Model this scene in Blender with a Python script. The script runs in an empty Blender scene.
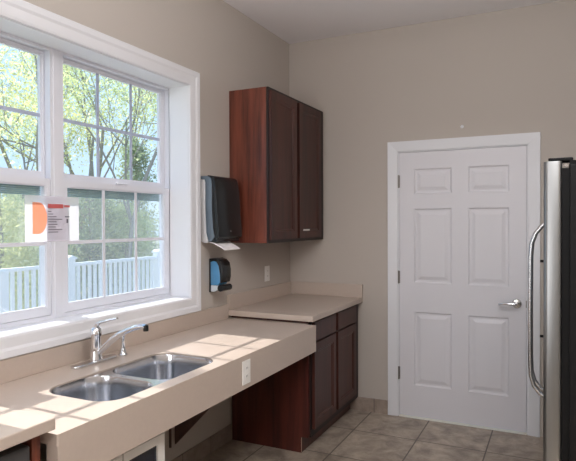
import bpy, bmesh, math, random
from mathutils import Vector, Matrix

S = bpy.context.scene
COL = S.collection
random.seed(7)

# ------------------------------------------------------------------ helpers
ORG = {}                                   # world origin of every object made

class MB:
    """collects shapes in world coordinates, linked as ONE mesh object"""
    def __init__(self):
        self.v = []; self.f = []
    def add(self, vs, fs):
        n = len(self.v)
        self.v += [tuple(p) for p in vs]
        self.f += [tuple(i + n for i in f) for f in fs]
        return self
    def box(self, x0, x1, y0, y1, z0, z1):
        vs = [(x, y, z) for x in (x0, x1) for y in (y0, y1) for z in (z0, z1)]
        return self.add(vs, [(0, 1, 3, 2), (4, 6, 7, 5), (0, 4, 5, 1), (2, 3, 7, 6), (0, 2, 6, 4), (1, 5, 7, 3)])
    def prism(self, poly, axis, a0, a1):
        """poly: 2D points in the two other axes (in xyz order)"""
        def P(p, a):
            return {'x': (a, p[0], p[1]), 'y': (p[0], a, p[1]), 'z': (p[0], p[1], a)}[axis]
        n = len(poly)
        vs = [P(p, a0) for p in poly] + [P(p, a1) for p in poly]
        fs = [tuple(range(n)), tuple(range(n, 2 * n))]
        fs += [(i, (i + 1) % n, n + (i + 1) % n, n + i) for i in range(n)]
        return self.add(vs, fs)
    def tube(self, pts, rad, n=12, caps=True, flat=1.0):
        pts = [Vector(p) for p in pts]
        if not hasattr(rad, '__len__'): rad = [rad] * len(pts)
        vs = []; fs = []
        up = None
        for i, p in enumerate(pts):
            t = (pts[min(i + 1, len(pts) - 1)] - pts[max(i - 1, 0)]).normalized()
            if up is None:
                up = Vector((0, 0, 1)) if abs(t.z) < .9 else Vector((0, 1, 0))
            a = t.cross(up).normalized(); b = a.cross(t).normalized(); up = b
            for k in range(n):
                g = 2 * math.pi * k / n
                vs.append(p + a * math.cos(g) * rad[i] * flat + b * math.sin(g) * rad[i])
        for i in range(len(pts) - 1):
            for k in range(n):
                fs.append((i * n + k, i * n + (k + 1) % n, (i + 1) * n + (k + 1) % n, (i + 1) * n + k))
        if caps:
            fs.append(tuple(range(n))); fs.append(tuple(range((len(pts) - 1) * n, len(pts) * n)))
        return self.add(vs, fs)
    def lathe(self, prof, c, axis='z', n=20):
        """prof: (radius, height) along axis from point c"""
        vs = []; fs = []
        for r, h in prof:
            for k in range(n):
                g = 2 * math.pi * k / n; a, b = r * math.cos(g), r * math.sin(g)
                d = {'z': (a, b, h), 'y': (a, h, b), 'x': (h, a, b)}[axis]
                vs.append((c[0] + d[0], c[1] + d[1], c[2] + d[2]))
        for i in range(len(prof) - 1):
            for k in range(n):
                fs.append((i * n + k, i * n + (k + 1) % n, (i + 1) * n + (k + 1) % n, (i + 1) * n + k))
        fs.append(tuple(range(n))); fs.append(tuple(range((len(prof) - 1) * n, len(prof) * n)))
        return self.add(vs, fs)
    def panels(self, us, vs_, cells, thick, prof, mp):
        """board whose front face has recessed panels; mp(u, v, depth) -> xyz"""
        U = sorted(set(us + [c for p in cells for c in p[:2]]))
        W = sorted(set(vs_ + [c for p in cells for c in p[2:]]))
        for i in range(len(U) - 1):
            for j in range(len(W) - 1):
                u0, u1, v0, v1 = U[i], U[i + 1], W[j], W[j + 1]
                hit = any(abs(p[0] - u0) < 1e-6 and abs(p[1] - u1) < 1e-6 and abs(p[2] - v0) < 1e-6 and abs(p[3] - v1) < 1e-6 for p in cells)
                rings = prof if hit else [(0, 0)]
                pts = []; fs = []
                for ins, d in rings:
                    pts += [mp(u0 + ins, v0 + ins, d), mp(u1 - ins, v0 + ins, d), mp(u1 - ins, v1 - ins, d), mp(u0 + ins, v1 - ins, d)]
                for k in range(len(rings) - 1):
                    for q in range(4):
                        fs.append((4 * k + q, 4 * k + (q + 1) % 4, 4 * k + 4 + (q + 1) % 4, 4 * k + 4 + q))
                m = 4 * (len(rings) - 1)
                fs.append((m, m + 1, m + 2, m + 3))
                self.add(pts, fs)
        # sides and back share the grid points so that the board closes
        u0, u1, v0, v1 = U[0], U[-1], W[0], W[-1]
        per = [(u, v0) for u in U] + [(u1, v) for v in W[1:]] + [(u, v1) for u in reversed(U[:-1])] + [(u0, v) for v in reversed(W[1:-1])]
        n = len(per)
        self.add([mp(u, v, 0) for u, v in per] + [mp(u, v, thick) for u, v in per],
                 [(i, (i + 1) % n, n + (i + 1) % n, n + i) for i in range(n)] + [tuple(range(n, 2 * n))])
        return self
    def sweep(self, path, prof, mp, closed):
        """mitred moulding: path of ((a, b), (da, db)); prof of (offset outward, height)"""
        n = len(path); m = len(prof)
        vs = [mp(a + da * o, b + db * o, h) for (a, b), (da, db) in path for o, h in prof]
        fs = []
        for i in range(n if closed else n - 1):
            j = (i + 1) % n
            for k in range(m):
                fs.append((i * m + k, i * m + (k + 1) % m, j * m + (k + 1) % m, j * m + k))
        if not closed:
            fs.append(tuple(range(m))); fs.append(tuple(range((n - 1) * m, n * m)))
        return self.add(vs, fs)
    def build(self, name, mat, parent=None, bevel=0, smooth=False, seg=2, weld=True):
        o = ORG.get(parent.name, Vector()) if parent else Vector()
        me = bpy.data.meshes.new(name)
        me.from_pydata([tuple(Vector(p) - o) for p in self.v], [], self.f)
        bm = bmesh.new(); bm.from_mesh(me)
        if weld: bmesh.ops.remove_doubles(bm, verts=bm.verts, dist=1e-5)
        bmesh.ops.recalc_face_normals(bm, faces=bm.faces)
        if bevel:
            ed = [e for e in bm.edges if len(e.link_faces) == 2 and e.calc_face_angle(0) > .6]
            bmesh.ops.bevel(bm, geom=ed, offset=bevel, segments=seg, affect='EDGES', profile=.5, clamp_overlap=True)
        if smooth:
            for f in bm.faces: f.smooth = True
            for e in bm.edges:
                if len(e.link_faces) == 2 and e.calc_face_angle(0) > .7: e.smooth = False
        bm.to_mesh(me); bm.free()
        ob = bpy.data.objects.new(name, me); COL.objects.link(ob)
        if mat: me.materials.append(mat)
        if parent: ob.parent = parent
        ORG[ob.name] = o
        return ob

def props(o, label=None, cat=None, group=None, kind=None):
    if label: o['label'] = label
    if cat: o['category'] = cat
    if group: o['group'] = group
    if kind: o['kind'] = kind
    return o

def thing(name, loc, label, cat, group=None):
    o = bpy.data.objects.new(name, None); COL.objects.link(o)
    o.location = loc; o.empty_display_size = .1
    ORG[o.name] = Vector(loc)
    return props(o, label, cat, group)

def setting(name, loc=(0, 0, 0), label=None):
    o = bpy.data.objects.new(name, None); COL.objects.link(o); o.location = loc
    ORG[o.name] = Vector(loc); o['kind'] = 'structure'
    if label: o['label'] = label
    return o

def struct(o, label=None):
    o['kind'] = 'structure'
    if label: o['label'] = label
    return o

def rr(x0, x1, y0, y1, r, n=8):
    pts = []
    for cx, cy, a in ((x1 - r, y1 - r, 0), (x0 + r, y1 - r, 90), (x0 + r, y0 + r, 180), (x1 - r, y0 + r, 270)):
        for k in range(n + 1):
            g = math.radians(a + 90 * k / n); pts.append((cx + r * math.cos(g), cy + r * math.sin(g)))
    return pts

def plate(outer, holes, z0, z1):
    """flat plate with holes -> (verts, faces)"""
    cu = bpy.data.curves.new('tmp', 'CURVE'); cu.dimensions = '2D'; cu.fill_mode = 'BOTH'; cu.extrude = (z1 - z0) / 2
    for loop in [outer] + holes:
        sp = cu.splines.new('POLY'); sp.points.add(len(loop) - 1); sp.use_cyclic_u = True
        for p, q in zip(sp.points, loop): p.co = (q[0], q[1], 0, 1)
    ob = bpy.data.objects.new('tmp', cu); COL.objects.link(ob)
    dg = bpy.context.evaluated_depsgraph_get()
    me = bpy.data.meshes.new_from_object(ob.evaluated_get(dg))
    vs = [(v.co.x, v.co.y, v.co.z + (z0 + z1) / 2) for v in me.vertices]; fs = [tuple(p.vertices) for p in me.polygons]
    bpy.data.objects.remove(ob); bpy.data.curves.remove(cu); bpy.data.meshes.remove(me)
    return vs, fs

# ------------------------------------------------------------------ materials
def srgb(r, g, b):
    f = lambda c: (c / 255 / 12.92) if c / 255 <= .04045 else ((c / 255 + .055) / 1.055) ** 2.4
    return (f(r), f(g), f(b), 1)

def newmat(name):
    m = bpy.data.materials.new(name); m.use_nodes = True
    return m, m.node_tree.nodes, m.node_tree.links, m.node_tree.nodes['Principled BSDF']

def plain(name, col, rough=.5, metal=0, var=.04, scale=8, spec=.5, bump=0, bscale=200, stretch=(1, 1, 1), coat=0):
    m, N, L, B = newmat(name)
    tc = N.new('ShaderNodeTexCoord'); mp = N.new('ShaderNodeMapping'); mp.inputs['Scale'].default_value = stretch
    L.new(tc.outputs['Object'], mp.inputs[0])
    nz = N.new('ShaderNodeTexNoise'); nz.inputs['Scale'].default_value = scale; nz.inputs['Detail'].default_value = 5
    L.new(mp.outputs[0], nz.inputs[0])
    mx = N.new('ShaderNodeMix'); mx.data_type = 'RGBA'
    c = Vector(col[:3])
    mx.inputs[6].default_value = (*(c * (1 - var)), 1); mx.inputs[7].default_value = (*(c * (1 + var)), 1)
    L.new(nz.outputs[0], mx.inputs[0]); L.new(mx.outputs[2], B.inputs['Base Color'])
    B.inputs['Roughness'].default_value = rough; B.inputs['Metallic'].default_value = metal
    B.inputs['Specular IOR Level'].default_value = spec; B.inputs['Coat Weight'].default_value = coat
    if bump:
        n2 = N.new('ShaderNodeTexNoise'); n2.inputs['Scale'].default_value = bscale; n2.inputs['Detail'].default_value = 3
        L.new(mp.outputs[0], n2.inputs[0])
        bp = N.new('ShaderNodeBump'); bp.inputs['Strength'].default_value = bump; bp.inputs['Distance'].default_value = .002
        L.new(n2.outputs[0], bp.inputs['Height']); L.new(bp.outputs[0], B.inputs['Normal'])
    return m

def wood(name, dark, light, rough=.32, vec=(14, 14, .9), coat=.15):
    m, N, L, B = newmat(name)
    tc = N.new('ShaderNodeTexCoord'); mp = N.new('ShaderNodeMapping'); mp.inputs['Scale'].default_value = vec
    L.new(tc.outputs['Object'], mp.inputs[0])
    a = N.new('ShaderNodeTexNoise'); a.inputs['Scale'].default_value = 1.0; a.inputs['Detail'].default_value = 6; a.inputs['Distortion'].default_value = .6
    b = N.new('ShaderNodeTexNoise'); b.inputs['Scale'].default_value = 9; b.inputs['Detail'].default_value = 3
    L.new(mp.outputs[0], a.inputs[0]); L.new(mp.outputs[0], b.inputs[0])
    ad = N.new('ShaderNodeMath'); ad.operation = 'MULTIPLY_ADD'; ad.inputs[1].default_value = .3
    L.new(b.outputs[0], ad.inputs[0]); L.new(a.outputs[0], ad.inputs[2])
    cr = N.new('ShaderNodeValToRGB'); cr.color_ramp.elements[0].position = .45; cr.color_ramp.elements[0].color = dark
    cr.color_ramp.elements[1].position = .85; cr.color_ramp.elements[1].color = light
    L.new(ad.outputs[0], cr.inputs[0]); L.new(cr.outputs[0], B.inputs['Base Color'])
    B.inputs['Roughness'].default_value = rough; B.inputs['Coat Weight'].default_value = coat; B.inputs['Coat Roughness'].default_value = .25
    return m

def tiles(name, c1, c2, grout, w, h, ox, oy, vertical=None, mortar=.005, rough=.45):
    m, N, L, B = newmat(name)
    tc = N.new('ShaderNodeTexCoord'); sep = N.new('ShaderNodeSeparateXYZ'); cmb = N.new('ShaderNodeCombineXYZ')
    L.new(tc.outputs['Object'], sep.inputs[0])
    L.new(sep.outputs[{'x': 1}.get(vertical, 0)], cmb.inputs[0])
    L.new(sep.outputs[2 if vertical else 1], cmb.inputs[1])
    mp = N.new('ShaderNodeMapping'); mp.inputs['Location'].default_value = (-ox, -oy, 0); L.new(cmb.outputs[0], mp.inputs[0])
    br = N.new('ShaderNodeTexBrick'); br.offset = 0; br.squash = 1
    for k, v in (('Scale', 1), ('Mortar Size', mortar), ('Mortar Smooth', .2), ('Bias', 0), ('Brick Width', w), ('Row Height', h)): br.inputs[k].default_value = v
    L.new(mp.outputs[0], br.inputs[0])
    nz = N.new('ShaderNodeTexNoise'); nz.inputs['Scale'].default_value = 7; nz.inputs['Detail'].default_value = 9; nz.inputs['Roughness'].default_value = .68; nz.inputs['Distortion'].default_value = .5
    L.new(tc.outputs['Object'], nz.inputs[0])
    cr = N.new('ShaderNodeValToRGB'); cr.color_ramp.elements[0].position = .36; cr.color_ramp.elements[0].color = c1
    cr.color_ramp.elements[1].position = .66; cr.color_ramp.elements[1].color = c2
    L.new(nz.outputs[0], cr.inputs[0])
    L.new(cr.outputs[0], br.inputs['Color1'])
    dk = N.new('ShaderNodeMix'); dk.data_type = 'RGBA'; dk.blend_type = 'MULTIPLY'; dk.inputs[0].default_value = 1; dk.inputs[7].default_value = (.9, .89, .88, 1)
    L.new(cr.outputs[0], dk.inputs[6]); L.new(dk.outputs[2], br.inputs['Color2'])
    br.inputs['Mortar'].default_value = grout
    L.new(br.outputs['Color'], B.inputs['Base Color'])
    bp = N.new('ShaderNodeBump'); bp.inputs['Strength'].default_value = .5; bp.inputs['Distance'].default_value = .003; bp.invert = True
    L.new(br.outputs['Fac'], bp.inputs['Height']); L.new(bp.outputs[0], B.inputs['Normal'])
    B.inputs['Roughness'].default_value = rough
    return m

def thin_glass(name, tint, gloss=.06):
    m, N, L, B = newmat(name); N.remove(B)
    out = N['Material Output']; t = N.new('ShaderNodeBsdfTransparent'); t.inputs[0].default_value = tint
    g = N.new('ShaderNodeBsdfGlossy'); g.inputs['Roughness'].default_value = .02
    mx = N.new('ShaderNodeMixShader'); mx.inputs[0].default_value = gloss
    L.new(t.outputs[0], mx.inputs[1]); L.new(g.outputs[0], mx.inputs[2]); L.new(mx.outputs[0], out.inputs[0])
    return m

def see_through(name, col, alpha, trans=.5):
    m, N, L, B = newmat(name); N.remove(B)
    out = N['Material Output']; t = N.new('ShaderNodeBsdfTransparent')
    d = N.new('ShaderNodeBsdfDiffuse'); d.inputs[0].default_value = col
    r = N.new('ShaderNodeBsdfTranslucent'); r.inputs[0].default_value = col
    m1 = N.new('ShaderNodeMixShader'); m1.inputs[0].default_value = trans
    L.new(d.outputs[0], m1.inputs[1]); L.new(r.outputs[0], m1.inputs[2])
    m2 = N.new('ShaderNodeMixShader'); m2.inputs[0].default_value = alpha
    L.new(t.outputs[0], m2.inputs[1]); L.new(m1.outputs[0], m2.inputs[2]); L.new(m2.outputs[0], out.inputs[0])
    return m

def leafmat(name, c1, c2):
    m, N, L, B = newmat(name); N.remove(B)
    out = N['Material Output']
    tc = N.new('ShaderNodeTexCoord'); nz = N.new('ShaderNodeTexNoise'); nz.inputs['Scale'].default_value = 1.3; nz.inputs['Detail'].default_value = 6
    L.new(tc.outputs['Object'], nz.inputs[0])
    cr = N.new('ShaderNodeValToRGB'); cr.color_ramp.elements[0].position = .35; cr.color_ramp.elements[0].color = c1
    cr.color_ramp.elements[1].position = .65; cr.color_ramp.elements[1].color = c2
    L.new(nz.outputs[0], cr.inputs[0])
    d = N.new('ShaderNodeBsdfDiffuse'); r = N.new('ShaderNodeBsdfTranslucent')
    L.new(cr.outputs[0], d.inputs[0]); L.new(cr.outputs[0], r.inputs[0])
    m1 = N.new('ShaderNodeMixShader'); m1.inputs[0].default_value = .5
    L.new(d.outputs[0], m1.inputs[1]); L.new(r.outputs[0], m1.inputs[2]); L.new(m1.outputs[0], out.inputs[0])
    return m

M = dict(
    wall=plain('greige wall paint', srgb(190, 182, 174), .8, var=.015, scale=1.5, spec=.2, bump=.05, bscale=300),
    ceil=plain('ceiling paint', srgb(240, 238, 240), .9, var=.01, spec=.1),
    trim=plain('white trim paint', srgb(226, 227, 231), .38, var=.01),
    doorp=plain('white door paint', srgb(222, 221, 226), .42, var=.01, bump=.08, bscale=90, stretch=(1, 1, .12)),
    vinyl=plain('white window vinyl', srgb(222, 224, 232), .35, var=.01),
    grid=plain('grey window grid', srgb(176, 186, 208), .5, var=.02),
    gap=plain('dark track', srgb(80, 90, 105), .6),
    blind=plain('grey green folded blind', srgb(128, 158, 166), .6, var=.08),
    counter=plain('beige solid surface', srgb(190, 175, 163), .36, var=.045, scale=60, coat=.1),
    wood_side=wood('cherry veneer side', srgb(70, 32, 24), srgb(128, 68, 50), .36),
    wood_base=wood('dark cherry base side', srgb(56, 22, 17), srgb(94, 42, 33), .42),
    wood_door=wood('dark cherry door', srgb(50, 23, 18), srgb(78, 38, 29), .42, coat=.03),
    wood_frame=plain('dark face frame', srgb(30, 16, 14), .5, var=.1),
    wood_edge=plain('bare wood edge', srgb(205, 180, 160), .6),
    bracket=wood('brown bracket', srgb(70, 48, 42), srgb(96, 68, 58), .6),
    floor=tiles('floor tiles', srgb(132, 120, 108), srgb(188, 174, 158), srgb(92, 82, 74), .4585, .4785, .722, -.44),
    base_l=tiles('skirting tiles left', srgb(128, 116, 106), srgb(162, 148, 136), srgb(90, 82, 76), .305, .5, -1.24, -.2, 'x', .003),
    base_b=tiles('skirting tiles back', srgb(140, 126, 116), srgb(176, 160, 148), srgb(104, 94, 88), .305, .5, .745, -.2, 'y', .003),
    steel=plain('brushed steel', srgb(205, 206, 208), .27, 1, var=.05, scale=4, stretch=(1, 30, 30)),
    sink=plain('sink steel', srgb(206, 208, 213), .17, 1, var=.05, scale=40),
    chrome=plain('chrome', srgb(232, 234, 238), .07, 1, var=.01),
    nickel=plain('satin nickel', srgb(190, 188, 184), .18, 1, var=.02),
    hinge=plain('hinge metal', srgb(140, 136, 132), .35, 1),
    fridge_side=plain('black textured fridge side', srgb(12, 12, 13), .5, var=.15, scale=30, spec=.25, bump=.6, bscale=350),
    fridge_steel=plain('fridge stainless', srgb(142, 143, 143), .34, 1, var=.08, scale=3, stretch=(30, 30, 1)),
    rubber=plain('black rubber', srgb(10, 10, 11), .6, spec=.2),
    black=plain('black plastic', srgb(24, 27, 29), .22, var=.08),
    smoke=plain('smoked plastic', srgb(27, 30, 31), .25, var=.1, spec=.4),
    blueedge=plain('slate plastic edge', srgb(98, 112, 124), .25, var=.05),
    greyp=plain('grey plastic', srgb(204, 204, 206), .4, var=.03),
    soap=plain('blue soap window', srgb(86, 150, 200), .12, var=.12, scale=25, coat=.4),
    clear=plain('clear plastic', srgb(206, 214, 222), .15),
    white=plain('white plastic', srgb(236, 234, 230), .35, var=.01),
    slot=plain('dark slot', srgb(70, 66, 64), .6),
    paper=plain('white paper', srgb(240, 236, 236), .8, var=.01),
    dw=plain('black appliance', srgb(22, 23, 25), .25),
    dwp=plain('charcoal appliance panel', srgb(74, 74, 76), .35, 0),
    dglass=plain('dark glass', srgb(30, 36, 52), .08, var=.2, scale=6, coat=.3),
    glass=thin_glass('window glass', (.97, .985, .985, 1)),
    screen=see_through('insect screen', srgb(160, 168, 176), .18),
    sheet=see_through('translucent sign sheet', srgb(240, 236, 242), .42),
    orange=see_through('orange print', srgb(250, 186, 152), .8, .6),
    red=plain('red print', srgb(196, 96, 96), .8), ink=plain('dark print', srgb(92, 86, 96), .8),
    rail=plain('white railing vinyl', srgb(236, 240, 244), .5, var=.01),
    deck=plain('grey deck boards', srgb(150, 148, 146), .7, var=.15, scale=6, stretch=(.4, 8, 1)),
    grass=plain('lawn', srgb(146, 152, 138), .9, var=.3, scale=3),
    bark=plain('bark', srgb(150, 144, 138), .9, var=.3, scale=9),
    leaf1=leafmat('yellow green leaves', srgb(208, 210, 140), srgb(236, 236, 190)),
    leaf2=leafmat('fresh green leaves', srgb(184, 200, 146), srgb(222, 230, 182)),
    leaf3=leafmat('dull evergreen leaves', srgb(140, 156, 130), srgb(176, 190, 156)),
)

# ------------------------------------------------------------------ measures (metres)
H = 3.038                       # ceiling
XR, YB = 2.86, -7.0             # right and rear walls
OY0, OY1, OZ0, OZ1 = -3.222, -1.438, 1.046, 2.377      # window opening

# ------------------------------------------------------------------ room shell
struct(MB().box(-.23, XR + .12, YB - .12, .13, -.12, 0).build('floor', M['floor']))
struct(MB().box(-.23, XR + .12, YB - .12, .13, H, H + .12).build('ceiling', M['ceil']))
w = MB()
w.box(-.23, 0, YB, OY0, 0, H).box(-.23, 0, OY1, .12, 0, H).box(-.23, 0, OY0, OY1, 0, OZ0).box(-.23, 0, OY0, OY1, OZ1, H)
struct(w.build('wall_left', M['wall'], weld=False))
DL, DR, DT = .947, 1.863, 2.056
w = MB().box(0, DL - .016, 0, .12, 0, H).box(DR + .016, XR, 0, .12, 0, H).box(DL - .016, DR + .016, 0, .12, DT + .016, H)
struct(w.build('wall_back', M['wall'], weld=False))
struct(MB().box(XR, XR + .12, YB, .12, 0, H).build('wall_right', M['wall']))
struct(MB().box(-.23, XR + .12, YB - .12, YB, 0, H).build('wall_rear', M['wall']))
struct(MB().box(0, .012, -2.9, -.975, 0, .108).build('baseboard_left', M['base_l'], bevel=.002))
struct(MB().box(.53, DL - .092, -.012, 0, 0, .108).build('baseboard_back', M['base_b'], bevel=.002))

# ------------------------------------------------------------------ door
d = setting('door_1', (DL, 0, 0), 'white six-panel door with chrome lever in the back wall')
cells = [(x0, x1, z0, z1) for x0, x1 in ((1.063, 1.345), (1.465, 1.747)) for z0, z1 in ((.255, .825), (1.05, 1.622), (1.735, 1.928))]
MB().panels([DL, DR], [.013, DT], cells, .04, [(0, 0), (.010, .009), (.024, .009), (.05, .002)], lambda u, v, dd: (u, dd + .002, v)).build('door_panel', M['doorp'], d)
pr = [(.0, 0), (.0, -.010), (.012, -.012), (.03, -.014), (.06, -.017), (.078, -.018), (.08, 0)]
MB().sweep([((DL - .010, 0), (-1, 0)), ((DL - .010, DT + .010), (-1, 1)), ((DR + .010, DT + .010), (1, 1)), ((DR + .010, 0), (1, 0))], pr,
           lambda a, b, h: (a, h, b), False).build('casing', M['trim'], d)
j = MB().box(DL - .016, DL - .003, 0, .12, 0, DT + .016).box(DR + .003, DR + .016, 0, .12, 0, DT + .016).box(DL - .003, DR + .003, 0, .12, DT + .003, DT + .016)
j.box(DL - .003, DL + .012, .045, .06, 0, DT).box(DR - .012, DR + .003, .045, .06, 0, DT)
j.build('jamb', M['trim'], d, weld=False)
th = MB().box(DL - .003, DR + .003, -.012, .12, 0, .003).build('threshold', plain('pale threshold', srgb(238, 232, 218), .4), d, bevel=.002)
for z in (1.835, 1.09, .34):
    hb = MB().tube([(DL - .004, -.006, z - .05), (DL - .004, -.006, z + .05)], .006, 8).box(DL - .003, DL + .006, -.001, .003, z - .048, z + .048).build('hinge', M['hinge'], d, weld=False)
lv = MB().lathe([(.001, 0), (.033, 0), (.033, -.006), (.028, -.012), (.013, -.014), (.012, -.05), (.012, -.05)], (1.800, .002, .932), 'y').build('lever_rose', M['nickel'], d, smooth=True)
MB().tube([(1.803, -.05, .932), (1.785, -.054, .933), (1.75, -.056, .934), (1.71, -.053, .931), (1.682, -.046, .925)], [.012, .0125, .011, .0095, .007], 12).build('lever_handle', M['chrome'], lv, smooth=True)
MB().box(DR - .004, DR + .003, -.0015, .004, .905, .955).build('latch_plate', M['hinge'], d)

# ------------------------------------------------------------------ window trim + two double-hung windows
t1 = setting('trim_1', (0, (OY0 + OY1) / 2, OZ0))
ya, yb, za, zb = OY0 - .008, OY1 - .008, OZ0 + .004, OZ1 - .004
pr = [(0, 0), (0, .012), (.01, .016), (.05, .018), (.062, .024), (.088, .026), (.093, .022), (.094, 0)]
MB().sweep([((OY0 + .010, OZ0 + .006), (-1, -1)), ((OY1 - .010, OZ0 + .006), (1, -1)), ((OY1 - .010, OZ1 - .004), (1, 1)), ((OY0 + .010, OZ1 - .004), (-1, 1))],
           pr, lambda a, b, h: (h, a, b), True).build('casing', M['trim'], t1)
MB().box(-.15, 0, OY0 + .012, OY1 - .012, OZ0, OZ0 + .008).build('sill_board', M['trim'], t1)
MB().box(-.15, 0, OY0 + .012, OY1 - .012, OZ1 - .008, OZ1).build('head_board', M['trim'], t1)
for s, y in ((0, OY0), (1, OY1 - .012)): MB().box(-.15, 0, y, y + .012, OZ0, OZ1).build('side_board', M['trim'], t1)

def window(name, y0, y1, g0, g1, label):
    """y0..y1 unit, g0..g1 lower glass"""
    z0, z1 = OZ0, OZ1
    r = setting(name, (-.19, (y0 + y1) / 2, z0), label)
    f = MB().box(-.232, -.146, y0, y0 + .018, z0, z1).box(-.232, -.146, y1 - .018, y1, z0, z1)
    f.box(-.232, -.146, y0 + .018, y1 - .018, z1 - .022, z1).box(-.232, -.146, y0 + .018, y1 - .018, z0, z0 + .026)
    fr = f.build('window_frame', M['vinyl'], r, weld=False)
    MB().box(-.192, -.188, y0 + .018, y0 + .0215, 1.74, z1 - .03).box(-.192, -.188, y1 - .0215, y1 - .018, 1.74, z1 - .03).build('sash_track', M['gap'], fr, weld=False)
    def sash(nm, xf, xb, a, b, ga, gb, s0, s1, q0, q1, muntin_z, gm):
        mb = MB()
        gx = (xf + xb) / 2
        prof = [(0, 0), (.008, 0), (.013, .010), (.013, .014)]
        # stiles and rails as a mitred ring with a stepped inner edge
        mb.box(xb, xf, a, ga, s0, s1).box(xb, xf, gb, b, s0, s1).box(xb, xf, ga, gb, s0, q0).box(xb, xf, ga, gb, q1, s1)
        mb.box(gx - .008, gx + .010, ga, ga + .006, q0, q1).box(gx - .008, gx + .010, gb - .006, gb, q0, q1)
        mb.box(gx - .008, gx + .010, ga + .006, gb - .006, q0, q0 + .006).box(gx - .008, gx + .010, ga + .006, gb - .006, q1 - .006, q1)
        o = mb.build(nm, M['vinyl'], r, weld=False)
        MB().box(gx - .002, gx + .002, ga, gb, q0, q1).build('pane', M['glass'], o)
        g = MB()
        for k in (1, 2):
            y = ga + (gb - ga) * k / 3
            g.box(gx + .003, gx + .008, y - .009, y + .009, q0, q1)
        g.box(gx + .003, gx + .0085, ga, gb, muntin_z - .009, muntin_z + .009)
        g.build('glazing_grid', gm, o, weld=False)
        return o, gx
    lo, gx = sash('lower_sash', -.150, -.180, y0 + .020, y1 - .020, g0, g1, z0 + .028, 1.735, 1.112, 1.703, 1.421, M['vinyl'])
    MB().box(-.150, -.140, (g0 + g1) / 2 - .045, (g0 + g1) / 2 + .045, 1.735, 1.744).build('sash_lock', M['vinyl'], lo, bevel=.003)
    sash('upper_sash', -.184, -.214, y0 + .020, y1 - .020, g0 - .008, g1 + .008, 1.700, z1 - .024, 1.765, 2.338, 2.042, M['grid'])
    b = MB()
    for k in range(5): b.box(-.204, -.186, g0 + .004, g1 - .004, 1.655 + k * .009, 1.6615 + k * .009)
    b.build('folded_blind', M['blind'], r, weld=False)
    MB().box(-.2225, -.2220, y0 + .02, y1 - .02, z0 + .03, 1.70).build('insect_screen', M['screen'], r)
    return r
YM = -2.330
window('window_2', YM + .022, OY1 + .006, -2.267, -1.495, 'right-hand double-hung window with white grids, nearer the cabinets')
window('window_1', OY0 - .006, YM - .022, -3.165, -2.393, 'left-hand double-hung window with white grids, cut by the photo edge')
struct(MB().box(-.232, -.143, YM - .022, YM + .022, OZ0 + .008, OZ1 - .008).build('trim_2', M['vinyl'], bevel=.003))

# paper sign taped across the mullion
sg = thing('paper_sign', (-.142, -2.36, 1.43), 'white paper sign with orange half disc taped across the window mullion', 'sign')
MB().box(-.1425, -.1420, -2.522, -2.200, 1.430, 1.650).build('sheet', M['sheet'], sg)
MB().prism([(-2.480, 1.468)] + [(-2.446 + .048 * math.sin(a), 1.543 + .075 * -math.cos(a)) for a in [math.pi * k / 14 for k in range(15)]] + [(-2.480, 1.618)],
           'x', -.1417, -.1412).build('orange_shape', M['orange'], sg)
MB().box(-.1417, -.1412, -2.392, -2.300, 1.592, 1.612).box(-.1417, -.1412, -2.294, -2.258, 1.598, 1.608).build('heading', M['red'], sg, weld=False)
tx = MB()
for k, wd in enumerate((.02, .03, .05, .085, .05, .055, .045, .085, .06)): tx.box(-.1417, -.1412, -2.392, -2.392 + wd, 1.574 - k * .0125, 1.5775 - k * .0125)
tx.box(-.1417, -.1412, -2.290, -2.262, 1.548, 1.554).box(-.1417, -.1412, -2.28, -2.27, 1.52, 1.54)
tx.build('text_lines', M['ink'], sg, weld=False)

tb = thing('sill_shadow_caster', (-.06, -2.90, OZ0 + .008), 'unseen white box on the window sill, placed for its shadow on the worktop', 'shadow caster')  # unseen box, placed so its shadow notches the sunlit sink worktop
MB().box(-.112, -.004, -3.02, -2.782, OZ0 + .008, OZ0 + .112).build('carton', M['trim'], tb, bevel=.003)
MB().prism([(-2.95, OZ0 + .112), (-2.86, OZ0 + .112), (-2.85, OZ0 + .135), (-2.89, OZ0 + .15), (-2.93, OZ0 + .14)], 'x', -.064, -.056).build('tissue', M['paper'], tb)  # invented along with the box below it

# ------------------------------------------------------------------ cabinets
shaker = [(0, 0), (.052, 0), (.056, .004), (.064, .004), (.070, .010)]
def front(name, y0, y1, z0, z1, xf, parent, prof=shaker, mat='wood_door'):
    return MB().panels([y0, y1], [z0, z1], [(y0, y1, z0, z1)], .02, prof, lambda u, v, dd: (xf - dd, u, v)).build(name, M[mat], parent)

u = thing('upper_cabinet', (0, -.486, 1.3785), 'tall dark cherry two-door wall cabinet hung in the corner beside the window', 'cabinet')
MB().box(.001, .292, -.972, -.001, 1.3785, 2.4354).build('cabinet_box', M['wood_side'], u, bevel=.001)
MB().box(.292, .308, -.972, -.001, 1.3785, 2.4354).build('face_frame', M['wood_frame'], u, bevel=.0015)
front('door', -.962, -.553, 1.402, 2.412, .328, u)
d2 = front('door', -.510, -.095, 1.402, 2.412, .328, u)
lb = MB().box(.3275, .3285, -.448, -.330, 1.456, 1.468).build('sticker', M['white'], d2); lb['label'] = 'small white strip sticker'

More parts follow.
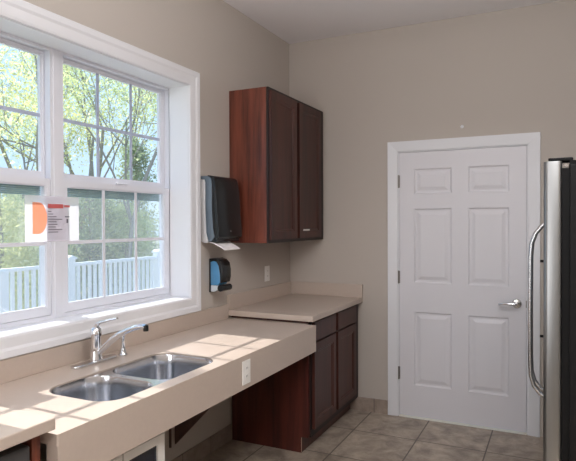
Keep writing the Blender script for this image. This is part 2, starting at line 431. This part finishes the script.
b = thing('base_cabinet', (0, -.487, 0), 'dark cherry base cabinet with two drawers over two doors, standing in the corner', 'cabinet')
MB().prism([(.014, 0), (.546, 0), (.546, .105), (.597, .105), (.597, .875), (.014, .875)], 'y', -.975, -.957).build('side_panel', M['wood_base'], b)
MB().box(.002, .59, -.957, -.003, .105, .875).box(.014, .530, -.957, -.015, 0, .105).build('cabinet_box', M['wood_frame'], b, weld=False)
MB().box(.530, .545, -.957, -.013, 0, .105).build('toe_kick', M['wood_base'], b)
MB().box(.59, .608, -.957, -.003, .105, .875).build('face_frame', M['wood_frame'], b)
es = MB().box(.5455, .5475, -.9765, -.9735, .004, .10).build('worn_edge', M['wood_edge'], b); es['label'] = 'pale bare wood edge'
for y0, y1 in ((-.938, -.548), (-.505, -.105)):
    front('door', y0, y1, .155, .722, .629, b)
    front('drawer', y0, y1, .735, .860, .629, b, [(0, 0), (.008, 0), (.012, -.0005)])

# ------------------------------------------------------------------ worktops
c = thing('corner_countertop', (.33, -.5, .876), 'beige corner worktop on the base cabinet with low splashback on two walls', 'countertop')
MB().box(.001, .6504, -1.018, -.001, .8765, .914).build('worktop', M['counter'], c, bevel=.004)
MB().box(.001, .021, -1.018, -.022, .9142, 1.019).box(.001, .6504, -.021, -.001, .9142, 1.019).build('backsplash', M['counter'], c, bevel=.002, weld=False)

SX0, SX1, SYA, SYB = .238, .606, -2.778, -2.030
lcn = thing('sink_countertop', (.33, -2.0, .7), 'lowered beige sink worktop with deep front apron under the window', 'countertop')
out = [(.001, -3.07), (.669, -3.07), (.673, -3.066), (.673, -1.020), (.597, -1.020), (.597, -.978), (.001, -.978)]
vs, fs = plate(out, [rr(SX0, SX1, SYA, SYB, .10)], .822, .860)
MB().add(vs, fs).build('worktop', M['counter'], lcn)
MB().box(.648, .673, -3.0699, -1.0201, .693, .8218).box(.624, .648, -3.0699, -3.035, .693, .8218).build('apron', M['counter'], lcn, weld=False)
MB().box(.001, .019, -3.07, -1.020, .8602, .957).build('backsplash', M['counter'], lcn, bevel=.002)

n = thing('near_countertop', (.33, -3.9, .876), 'beige worktop end at the left photo edge above the dishwasher', 'countertop')
MB().box(.001, .667, -4.9, -3.071, .8765, .914).build('worktop', M['counter'], n, bevel=.004)
MB().box(.001, .019, -4.9, -3.071, .9142, .957).build('backsplash', M['counter'], n, bevel=.002)
p = MB().box(.02, .622, -3.123, -3.092, 0, .876).build('end_panel', M['wood_side'])
props(p, 'brown wooden end panel between the dishwasher and the sink worktop', 'cabinet panel')
dw = thing('dishwasher', (.32, -3.43, 0), 'black dishwasher under the worktop at the lower left corner', 'dishwasher')
MB().box(.05, .585, -3.724, -3.128, .0, .846).build('housing', M['dw'], dw, bevel=.004)
MB().box(.585, .622, -3.722, -3.130, .12, .735).build('door', M['dwp'], dw, bevel=.006)
MB().box(.585, .626, -3.722, -3.130, .742, .842).build('control_panel', M['dwp'], dw, bevel=.008)
MB().tube([(.625, -3.66, .80), (.645, -3.64, .80), (.645, -3.22, .80), (.625, -3.20, .80)], .007, 8).build('handle', M['dw'], dw, smooth=True)
MB().box(.56, .575, -3.72, -3.132, 0.0, .11).build('kick_plate', M['dw'], dw)

# support bracket under the sink worktop
br = thing('support_bracket', (.02, -1.61, .19), 'brown triangular wooden bracket on the wall under the sink worktop', 'bracket')
MB().prism([(.012, .195), (.60, .80), (.60, .821), (.012, .821)], 'y', -1.622, -1.602).build('gusset', M['bracket'], br, bevel=.001)
MB().box(.001, .012, -1.662, -1.652, .190, .821).build('wall_cleat', M['bracket'], br)

# white glass-fronted cabinet under the sink worktop
wc = thing('white_cabinet', (.35, -2.75, 0), 'low white cabinet with dark glass doors pushed under the sink worktop', 'cabinet')
k = MB().box(.18, .58, -3.0, -2.982, 0, .648).box(.18, .58, -2.473, -2.455, 0, .648).box(.18, .58, -2.982, -2.473, .63, .648).box(.18, .58, -2.982, -2.473, .02, .04).box(.18, .19, -2.982, -2.473, .04, .63)
k.build('carcass', M['white'], wc, weld=False)
for a, bb in ((-2.998, -2.706), (-2.699, -2.456)):
    q = MB().box(.58, .6, a, a + .03, .02, .648).box(.58, .6, bb - .045, bb, .02, .648).box(.58, .6, a + .03, bb - .045, .612, .648).box(.58, .6, a + .03, bb - .045, .02, .06)
    dd = q.build('door', M['white'], wc, weld=False)
    MB().box(.586, .592, a + .03, bb - .045, .06, .612).build('glass_panel', M['dglass'], dd)

# ------------------------------------------------------------------ sink, faucet, sprayer
s = thing('double_sink', (.42, -2.4, .65), 'stainless double-bowl sink let into the lowered beige worktop', 'sink')
BW = [(.240, .604, -2.776, -2.464, .11), (.246, .604, -2.436, -2.032, .095)]
vs, fs = plate(rr(SX0 + .001, SX1 - .001, SYA + .001, SYB - .001, .099), [rr(*bw) for bw in BW], .850, .854)
MB().add(vs, fs).build('rim', M['sink'], s)
for bw in BW:
    mb = MB(); loops = []
    x0, x1, y0, y1, r = bw
    for ins, z in ((0, .854), (.002, .848), (.006, .80), (.012, .72), (.018, .69), (.03, .672), (.05, .665), (.09, .662)):
        loops.append([(px, py, z) for px, py in rr(x0 + ins, x1 - ins, y0 + ins, y1 - ins, max(r - ins * .6, .03))])
    m_ = len(loops[0])
    vv = [p for l in loops for p in l]
    ff = [(i * m_ + q, i * m_ + (q + 1) % m_, (i + 1) * m_ + (q + 1) % m_, (i + 1) * m_ + q) for i in range(len(loops) - 1) for q in range(m_)]
    ff.append(tuple(range((len(loops) - 1) * m_, len(loops) * m_)))
    o = mb.add(vv, ff).build('bowl', M['sink'], s, smooth=True)
    cx, cy = (x0 + x1) / 2 - .03, (y0 + y1) / 2
    MB().lathe([(.0, .663), (.045, .663), (.045, .667), (.036, .667), (.034, .6645), (.012, .6645), (.011, .673), (.0, .674)], (cx, cy, 0)).build('drain', M['chrome'], o, smooth=True)

fa = thing('faucet', (.105, -2.345, .86), 'chrome single-lever kitchen faucet behind the double sink', 'faucet')
MB().prism(rr(.078, .132, -2.480, -2.212, .026), 'z', .8602, .872).build('base_plate', M['chrome'], fa, bevel=.003, smooth=True)
MB().lathe([(.030, .872), (.0295, .885), (.0255, .895), (.0245, .985), (.0265, .990), (.0265, 1.000), (.025, 1.018), (.016, 1.030), (.001, 1.034)], (.108, -2.340, 0)).build('body', M['chrome'], fa, smooth=True)
MB().tube([(.118, -2.340, .905), (.150, -2.339, .930), (.20, -2.338, .972), (.255, -2.337, 1.008), (.31, -2.336, 1.032), (.355, -2.335, 1.048), (.39, -2.335, 1.052), (.402, -2.335, 1.050)],
          [.013, .0145, .015, .0145, .0135, .013, .0125, .0125], 14).build('spout', M['chrome'], fa, smooth=True)
MB().tube([(.402, -2.335, 1.058), (.403, -2.335, 1.032)], [.0125, .012], 14).build('aerator', M['black'], fa, smooth=True)
MB().tube([(.108, -2.340, 1.03), (.115, -2.340, 1.042), (.135, -2.339, 1.052), (.18, -2.337, 1.064), (.235, -2.335, 1.078)], [.010, .0095, .007, .006, .0055], 10, flat=1.5).build('lever', M['chrome'], fa, smooth=True)
MB().lathe([(.001, 0), (.006, 0), (.006, .003), (.001, .003)], (.1335, -2.34, .995), 'x').build('red_blue_button', M['black'], fa)
sp = thing('side_sprayer', (.122, -2.175, .86), 'chrome side sprayer standing right of the faucet', 'sprayer')
MB().lathe([(.022, .8602), (.022, .866), (.016, .872), (.014, .893), (.013, .895)], (.122, -2.175, 0)).build('holder', M['chrome'], sp, smooth=True)
MB().lathe([(.011, .893), (.012, .91), (.0095, .93), (.0105, .95), (.015, .962), (.016, .972), (.011, .98), (.001, .981)], (.122, -2.175, 0)).build('spray_head', M['chrome'], sp, smooth=True)

# ------------------------------------------------------------------ wall fittings
pt = thing('paper_towel_dispenser', (0, -1.18, 1.39), 'black paper towel dispenser on the wall between window and upper cabinet', 'paper towel dispenser')
Y0, Y1 = -1.325, -1.035
MB().prism([(.001, 1.40), (.028, 1.388), (.052, 1.392), (.056, 1.405), (.042, 1.45), (.036, 1.60), (.036, 1.775), (.030, 1.795), (.001, 1.798)], 'y', Y0, Y1).build('back_housing', M['greyp'], pt, bevel=.004, smooth=True)
MB().prism([(.037, 1.60), (.037, 1.776), (.031, 1.796), (.002, 1.799), (.002, 1.819), (.05, 1.819), (.082, 1.80), (.088, 1.76), (.086, 1.60), (.094, 1.48), (.105, 1.43), (.078, 1.40), (.058, 1.398), (.0575, 1.406), (.043, 1.452)],
           'y', Y0 + .001, Y1 - .001).build('edge_band', M['blueedge'], pt, bevel=.003, smooth=True)
MB().prism([(.087, 1.60), (.088, 1.76), (.084, 1.801), (.052, 1.820), (.058, 1.823), (.082, 1.819), (.100, 1.806), (.110, 1.78), (.118, 1.72), (.126, 1.60), (.134, 1.50), (.140, 1.45), (.136, 1.425), (.118, 1.412), (.107, 1.428), (.095, 1.48)],
           'y', Y0 + .001, Y1 - .001).build('cover', M['smoke'], pt, bevel=.006, smooth=True)
MB().box(.06, .118, Y0 + .01, Y1 - .01, 1.396, 1.424).build('chute', M['black'], pt)
MB().prism([(.06, 1.394), (.10, 1.382), (.15, 1.358), (.176, 1.343), (.178, 1.347), (.152, 1.363), (.102, 1.388), (.06, 1.398)], 'y', Y0 + .012, Y1 - .09).build('paper_towel', M['paper'], pt)
MB().lathe([(.001, 0), (.005, 0), (.005, .002), (.001, .002)], (.1365, -1.18, 1.462), 'x', 10).build('lock', M['white'], pt)

so = thing('soap_dispenser', (0, -1.19, 1.06), 'small black soap dispenser with blue window below the paper towel dispenser', 'soap dispenser')
Y0, Y1 = -1.235, -1.125
MB().box(.001, .012, Y0, Y1, 1.062, 1.284).build('back_plate', M['black'], so, bevel=.004)
MB().prism([(.012, 1.110), (.012, 1.262), (.035, 1.268), (.058, 1.262), (.074, 1.235), (.084, 1.18), (.085, 1.135), (.07, 1.110)], 'y', Y0 + .004, Y1 - .004).build('soap_window', M['soap'], so, bevel=.003, smooth=True)
MB().prism([(.012, 1.264), (.012, 1.284), (.04, 1.287), (.072, 1.277), (.095, 1.255), (.105, 1.21), (.104, 1.16), (.095, 1.128), (.09, 1.125), (.087, 1.14), (.0855, 1.18), (.076, 1.236), (.060, 1.264), (.035, 1.270)], 'y', Y0, Y1).build('cover', M['black'], so, bevel=.003, smooth=True)
MB().prism([(.012, 1.066), (.04, 1.066), (.062, 1.078), (.068, 1.106), (.012, 1.108)], 'y', Y0 + .006, Y1 - .006).build('pump_housing', M['clear'], so, bevel=.002)
MB().tube([(.09, Y0 - .001, 1.092), (.09, Y1 + .001, 1.092)], .022, 16).build('push_bar', M['black'], so, smooth=True)

def outlet(name, label, mp, uw, vh, group=None):
    """mp(u, v, d): plate centred on 0"""
    r = thing(name, mp(0, 0, 0), label, 'outlet')
    def bx(u0, u1, v0, v1, a, b_, nm, m, par, bev=0):
        p = [mp(u, v, dd) for u in (u0, u1) for v in (v0, v1) for dd in (a, b_)]
        lo = [min(q[i] for q in p) for i in range(3)]; hi = [max(q[i] for q in p) for i in range(3)]
        return MB().box(lo[0], hi[0], lo[1], hi[1], lo[2], hi[2]).build(nm, m, par, bevel=bev)
    bx(-uw / 2, uw / 2, -vh / 2, vh / 2, .0005, .006, 'cover_plate', M['white'], r, .002)
    for v in (-.02, .02):
        e = bx(-.017, .017, v - .014, v + .014, .006, .0075, 'socket', M['white'], r, .0006)
        for q in (-.006, .006): bx(q - .0013, q + .0013, v - .003, v + .006, .0075, .0079, 'slot', M['slot'], e)
    return r
outlet('wall_outlet', 'white outlet on the left wall under the upper cabinet', lambda u, v, dd: (dd, -.425 + u, 1.118 + v), .078, .120)
outlet('apron_outlet', 'white outlet on the front apron of the sink worktop', lambda u, v, dd: (.673 + dd, -1.912 + u, .776 + v), .076, .118)

hk = thing('wall_anchor', (1.421, 0, 2.23), 'tiny round pale nub on the wall above the white door', 'wall anchor')
MB().lathe([(.012, -.0003), (.012, -.003), (.008, -.005), (.001, -.0055)], (1.421, 0, 2.225), 'y', 12).build('nub', M['trim'], hk, smooth=True)

# ------------------------------------------------------------------ refrigerator (faces the window wall)
FX, FY0, FY1 = 2.020, -2.000, -1.090
fr = thing('refrigerator', (2.4, -1.55, 0), 'stainless side-by-side refrigerator with black sides at the right photo edge', 'refrigerator')
MB().box(2.108, XR - .02, FY0, FY1, .03, 1.728).build('cabinet_body', M['fridge_side'], fr, bevel=.004)
MB().box(2.083, 2.108, FY0 + .012, FY1 - .012, .1, 1.715).build('gasket', M['rubber'], fr)
for a, bb, hy in ((FY0, -1.553, -1.595), (-1.548, FY1, -1.505)):
    poly = rr(FX, 2.083, a, bb, .016, 5)
    do = MB().prism(poly, 'z', .10, 1.742).build('door', M['fridge_steel'], fr, bevel=.003, smooth=True)
    hd = MB().tube([(2.022, hy, 1.512), (2.004, hy, 1.498), (1.978, hy, 1.465), (1.962, hy, 1.42), (1.9575, hy, 1.36), (1.956, hy, 1.15), (1.957, hy, .90), (1.960, hy, .83), (1.972, hy, .785), (1.998, hy, .752), (2.022, hy, .742)], .009, 12, flat=1.0).build('handle', M['steel'], do, smooth=True)
    for z in (1.342, 1.009) if a == FY0 else ():
        MB().tube([(2.019, hy, z), (1.997, hy, z)], .006, 8).build('stop_button', M['rubber'], do)
    MB().box(2.035, 2.12, a + .03, a + .11, 1.743, 1.757).build('hinge_cover', M['rubber'], fr, bevel=.004)
MB().box(2.05, 2.108, FY0 + .01, FY1 - .01, .0, .09).build('grille', M['rubber'], fr)
MB().box(2.108, XR - .02, FY0 + .02, FY1 - .02, 1.7285, 1.745).build('top_panel', M['rubber'], fr)
MB().box(2.088, 2.102, FY0 + .004, FY0 + .011, 1.722, 1.728).build('hinge_pin', M['chrome'], fr)
for x in (2.2, 2.75):
    for y in (FY0 + .06, FY1 - .06): MB().lathe([(.02, 0), (.02, .03)], (x, y, 0), 'z', 10).build('foot', M['rubber'], fr)

# ------------------------------------------------------------------ outside: deck, railing, trees
struct(MB().box(-4.75, -.24, -2.4, 3.95, -.14, -.02).build('deck', M['deck']))
g = MB(); gn = 24
gv = [(-60 + 59.6 * i / gn, -30 + 90 * k / gn, -.6 + .25 * math.sin(i * 1.1) * math.cos(k * .9)) for i in range(gn + 1) for k in range(gn + 1)]
g.add(gv, [(i * (gn + 1) + k, i * (gn + 1) + k + 1, (i + 1) * (gn + 1) + k + 1, (i + 1) * (gn + 1) + k) for i in range(gn) for k in range(gn)])
struct(g.build('ground', M['grass'], smooth=True))
ra = thing('deck_railing', (-4.55, 1.8, -.02), 'white deck railing with square balusters seen through the window', 'railing')
RX = -4.55
posts = [-2.3, -.25, 1.80, 3.87]
for y in posts:
    po = MB().box(RX - .065, RX + .065, y - .065, y + .065, -.02, .985).build('post', M['rail'], ra)
    MB().box(RX - .085, RX + .085, y - .085, y + .085, .985, 1.012).prism([(y - .075, 1.012), (y + .075, 1.012), (y, 1.045)], 'x', RX - .075, RX + .075).build('post_cap', M['rail'], po, weld=False)
for a, bb in zip(posts, posts[1:]):
    MB().box(RX - .045, RX + .045, a + .065, bb - .065, .875, .925).build('top_rail', M['rail'], ra, bevel=.006)
    MB().box(RX - .03, RX + .03, a + .065, bb - .065, .06, .11).build('bottom_rail', M['rail'], ra, bevel=.004)
    k = 17; st = (bb - a - .13) / k
    for i in range(1, k):
        y = a + .065 + st * i
        MB().box(RX - .019, RX + .019, y - .022, y + .022, .11, .875).build('baluster', M['rail'], ra)
MB().box(RX + .065, -.26, 3.825, 3.915, .875, .925).build('top_rail', M['rail'], ra, bevel=.006)
MB().box(RX + .065, -.26, 3.84, 3.90, .06, .11).build('bottom_rail', M['rail'], ra, bevel=.004)
for i in range(1, 35):
    x = RX + .065 + i * .1207
    MB().box(x - .022, x + .022, 3.851, 3.889, .11, .875).build('baluster', M['rail'], ra)
gp = MB().box(RX + .05, RX + .085, .20, .72, .0, .90).build('gate_board', M['rail'], ra, bevel=.004)

def branch(mb, p, dirv, ln, r, depth, tips, rng, spread=.6):
    pts = [p]; q = Vector(p); dv = Vector(dirv).normalized()
    for i in range(4):
        dv = (dv + Vector((rng.gauss(0, .10), rng.gauss(0, .10), rng.gauss(.03, .06)))).normalized()
        q = q + dv * ln / 4; pts.append(tuple(q))
    mb.tube(pts, [r * (1 - .4 * i / 4) for i in range(5)], 6 if depth > 1 else 4, caps=False)
    tips.append((Vector(pts[-1]), depth)); tips.append((Vector(pts[2]), depth))
    if depth > 0:
        for i in range(3 if depth > 1 else 4):
            s_ = Vector(pts[rng.choice((2, 3, 4))])
            nd = (dv + Vector((rng.gauss(0, spread), rng.gauss(0, spread), rng.gauss(.12, .35)))).normalized()
            branch(mb, tuple(s_), nd, ln * rng.uniform(.5, .75), r * .5, depth - 1, tips, rng, spread)

def leaves(mb, centre_list, n, rad, size, rng):
    for _ in range(n):
        c0 = rng.choice(centre_list)
        p = c0 + Vector((rng.gauss(0, rad), rng.gauss(0, rad), rng.gauss(0, rad * .8)))
        a = Vector((rng.gauss(0, 1), rng.gauss(0, 1), rng.gauss(0, 1))).normalized()
        b_ = a.cross(Vector((rng.gauss(0, 1), rng.gauss(0, 1), rng.gauss(0, 1)))).normalized()
        s_ = size * rng.uniform(.6, 1.4)
        k = len(mb.v)
        mb.v += [tuple(p - a * s_), tuple(p + b_ * s_ * .45), tuple(p + a * s_), tuple(p - b_ * s_ * .45)]
        mb.f.append((k, k + 1, k + 2, k + 3))

def tree(name, x, y, h, r, label, lm, nleaf, rad, size, seed, trunk=.35, group=None):
    rng = random.Random(seed)
    t = thing(name, (x, y, -.6), label, 'tree', group)
    mb = MB(); tips = []
    branch(mb, (x, y, -.7), (rng.gauss(0, .05), rng.gauss(0, .05), 1), h * .55, r * .6, 3, tips, rng)
    mb.build('trunk', M['bark'], t, smooth=True, weld=False)
    lf = MB(); cs = [p for p, dpt in tips if dpt <= 1 and p.z > h * trunk - .6] or [p for p, _ in tips]
    leaves(lf, cs, nleaf, rad, size, rng)
    o = lf.build('foliage', M[lm], t, weld=False); return t

def bush(name, x, y, w_, h, label, lm, nleaf, size, seed, group=None, cone=False):
    rng = random.Random(seed)
    t = thing(name, (x, y, -.6), label, 'tree' if cone else 'shrub', group)
    tr = MB().tube([(x, y, -.7), (x + .05, y, h * .4), (x, y, h * .85)], [.09, .06, .02], 6); tr.build('trunk', M['bark'], t)
    lf = MB(); cs = []
    for _ in range(70):
        f = rng.random(); rad = w_ * ((1 - f) ** .8 if cone else math.sqrt(max(.05, 1 - (2 * f - .9) ** 2 * .8)))
        a = rng.uniform(0, 6.28); q = rad * math.sqrt(rng.random())
        cs.append(Vector((x + q * math.cos(a), y + q * math.sin(a), -.5 + f * h)))
    leaves(lf, cs, nleaf, w_ * .22, size, rng)
    lf.build('foliage', M[lm], t, weld=False); return t

G1 = 'spring trees beyond the deck'; G2 = 'shrubs behind the railing'
D = 'tall thin spring tree with pale leaves seen through the window'
for i, (x, y, h, r, lm, nl) in enumerate([(-9.5, 5.2, 8.5, .11, 'leaf1', 2600), (-12, 9.6, 10, .14, 'leaf2', 2600), (-10.5, 7.3, 9, .10, 'leaf1', 2000), (-15, 9.0, 11, .15, 'leaf1', 3000),
                                            (-15.5, 13.6, 11.5, .16, 'leaf2', 3000), (-19, 13.5, 13, .18, 'leaf1', 3000), (-19, 18, 13, .18, 'leaf2', 3000), (-13, 6.2, 9.5, .12, 'leaf1', 2600), (-24, 21, 14, .2, 'leaf1', 3000),
                                            (-8.6, 7.4, 8, .12, 'leaf2', 1300), (-11, 19, 11, .16, 'leaf2', 3000), (-7, 24, 12, .16, 'leaf1', 3000)]):
    tree('spring_tree', x, y, h, r, D, lm, int(nl * 2.2), .42, .047, 30 + i, group=G1)
for i, (x, y, w_, h, lm) in enumerate([(-8.5, 3.6, 1.0, 2.6, 'leaf1'), (-9.5, 5.0, 1.1, 2.8, 'leaf2'), (-11, 6.6, 1.3, 3.0, 'leaf1'), (-10, 7.6, 1.0, 2.6, 'leaf3'), (-11.5, 9.2, 1.3, 2.9, 'leaf3'), (-9.4, 8.4, .9, 2.4, 'leaf2'), (-13, 11.2, 1.5, 3.2, 'leaf2'), (-10.5, 14.0, 1.7, 3.4, 'leaf3'), (-8, 17.5, 1.9, 3.6, 'leaf2'), (-4.5, 20, 2.0, 3.6, 'leaf1')]):
    bush('round_shrub', x, y, w_, h, 'bushy green shrub behind the white deck railing', lm, 6500, .055, 60 + i, G2)
bush('evergreen_tree', -10.6, 10.2, 1.0, 4.6, 'dark conical evergreen behind the right end of the railing', 'leaf3', 7500, .055, 90, cone=True)

# ------------------------------------------------------------------ light
def light(kind, name, loc, energy, color=(1, 1, 1), size=None, size_y=None, rot=None, angle=None):
    l = bpy.data.lights.new(name, kind); l.energy = energy; l.color = color
    if size: l.shape = 'RECTANGLE'; l.size = size; l.size_y = size_y or size
    if angle is not None: l.angle = angle
    o = bpy.data.objects.new(name, l); COL.objects.link(o); o.location = loc
    if rot is not None: o.rotation_euler = rot
    return o
sun = light('SUN', 'sun', (-8, 0, 8), 12.5, (1, .94, .90), angle=math.radians(.6))
sun.rotation_euler = Vector((1, -.03, -.796)).to_track_quat('-Z', 'Y').to_euler()
light('AREA', 'overhead_fill', (1.5, -5.7, H - .03), 24, (.98, .985, 1), 1.6, 1.6, (0, 0, 0))  # added fill light overhead behind the camera, no fixture there
light('AREA', 'upward_fill', (2.0, -2.8, 2.3), 44, (.98, .985, 1), .9, .9, (math.radians(180), 0, 0))  # added fill aimed upwards to brighten the ceiling
pl = light('POINT', 'point_fill', (1.5, -5.1, 2.0), 13, (.98, .985, 1)); pl.data.shadow_soft_size = .3  # added soft point fill behind the camera, not a hanging lamp
light('AREA', 'side_fill', (2.3, -3.3, H - .03), 27, (1, .985, .97), .6, 1.2, (0, 0, 0))  # added fill from the room side for apron and under-counter space
light('AREA', 'rear_fill', (.8, YB + .05, 1.6), 36, (.95, .97, 1), 1.3, 1.8, (math.radians(90), 0, 0))  # added fill from the rear; the rear wall has no window

W = bpy.data.worlds.new('World'); S.world = W; W.use_nodes = True
N, L = W.node_tree.nodes, W.node_tree.links
bg = N['Background']
tc = N.new('ShaderNodeTexCoord'); sep = N.new('ShaderNodeSeparateXYZ'); L.new(tc.outputs['Generated'], sep.inputs[0])
cr = N.new('ShaderNodeValToRGB')
cr.color_ramp.elements[0].position = 0; cr.color_ramp.elements[0].color = (.62, .82, 1.0, 1)
cr.color_ramp.elements[1].position = .7; cr.color_ramp.elements[1].color = (.40, .64, 1.0, 1)
L.new(sep.outputs[2], cr.inputs[0]); L.new(cr.outputs[0], bg.inputs[0]); bg.inputs[1].default_value = 1.35

# ------------------------------------------------------------------ camera
cam = bpy.data.cameras.new('camera'); co = bpy.data.objects.new('camera', cam); COL.objects.link(co)
yaw, pitch, roll, f = .452, -.0134, -.004, 559.75
fw = Vector((-math.sin(yaw) * math.cos(pitch), math.cos(yaw) * math.cos(pitch), math.sin(pitch)))
rt = Vector((math.cos(yaw), math.sin(yaw), 0)); up = rt.cross(fw)
r3 = rt * math.cos(roll) + up * math.sin(roll); u3 = up * math.cos(roll) - rt * math.sin(roll)
mw = Matrix((r3, u3, -fw)).transposed().to_4x4(); mw.translation = (2.075, -4.3128, 1.5153)
co.matrix_world = mw
cam.sensor_width = 36; cam.lens = f * 36 / 576; cam.clip_start = .02; cam.clip_end = 300
S.camera = co

S.view_settings.view_transform = 'Standard'; S.view_settings.look = 'None'
S.view_settings.exposure = 0; S.view_settings.gamma = 1; S.view_settings.use_curve_mapping = False
S.cycles.use_denoising = True
S.cycles.max_bounces = 10; S.cycles.diffuse_bounces = 6; S.cycles.transparent_max_bounces = 24
S.cycles.caustics_reflective = False; S.cycles.sample_clamp_indirect = 6
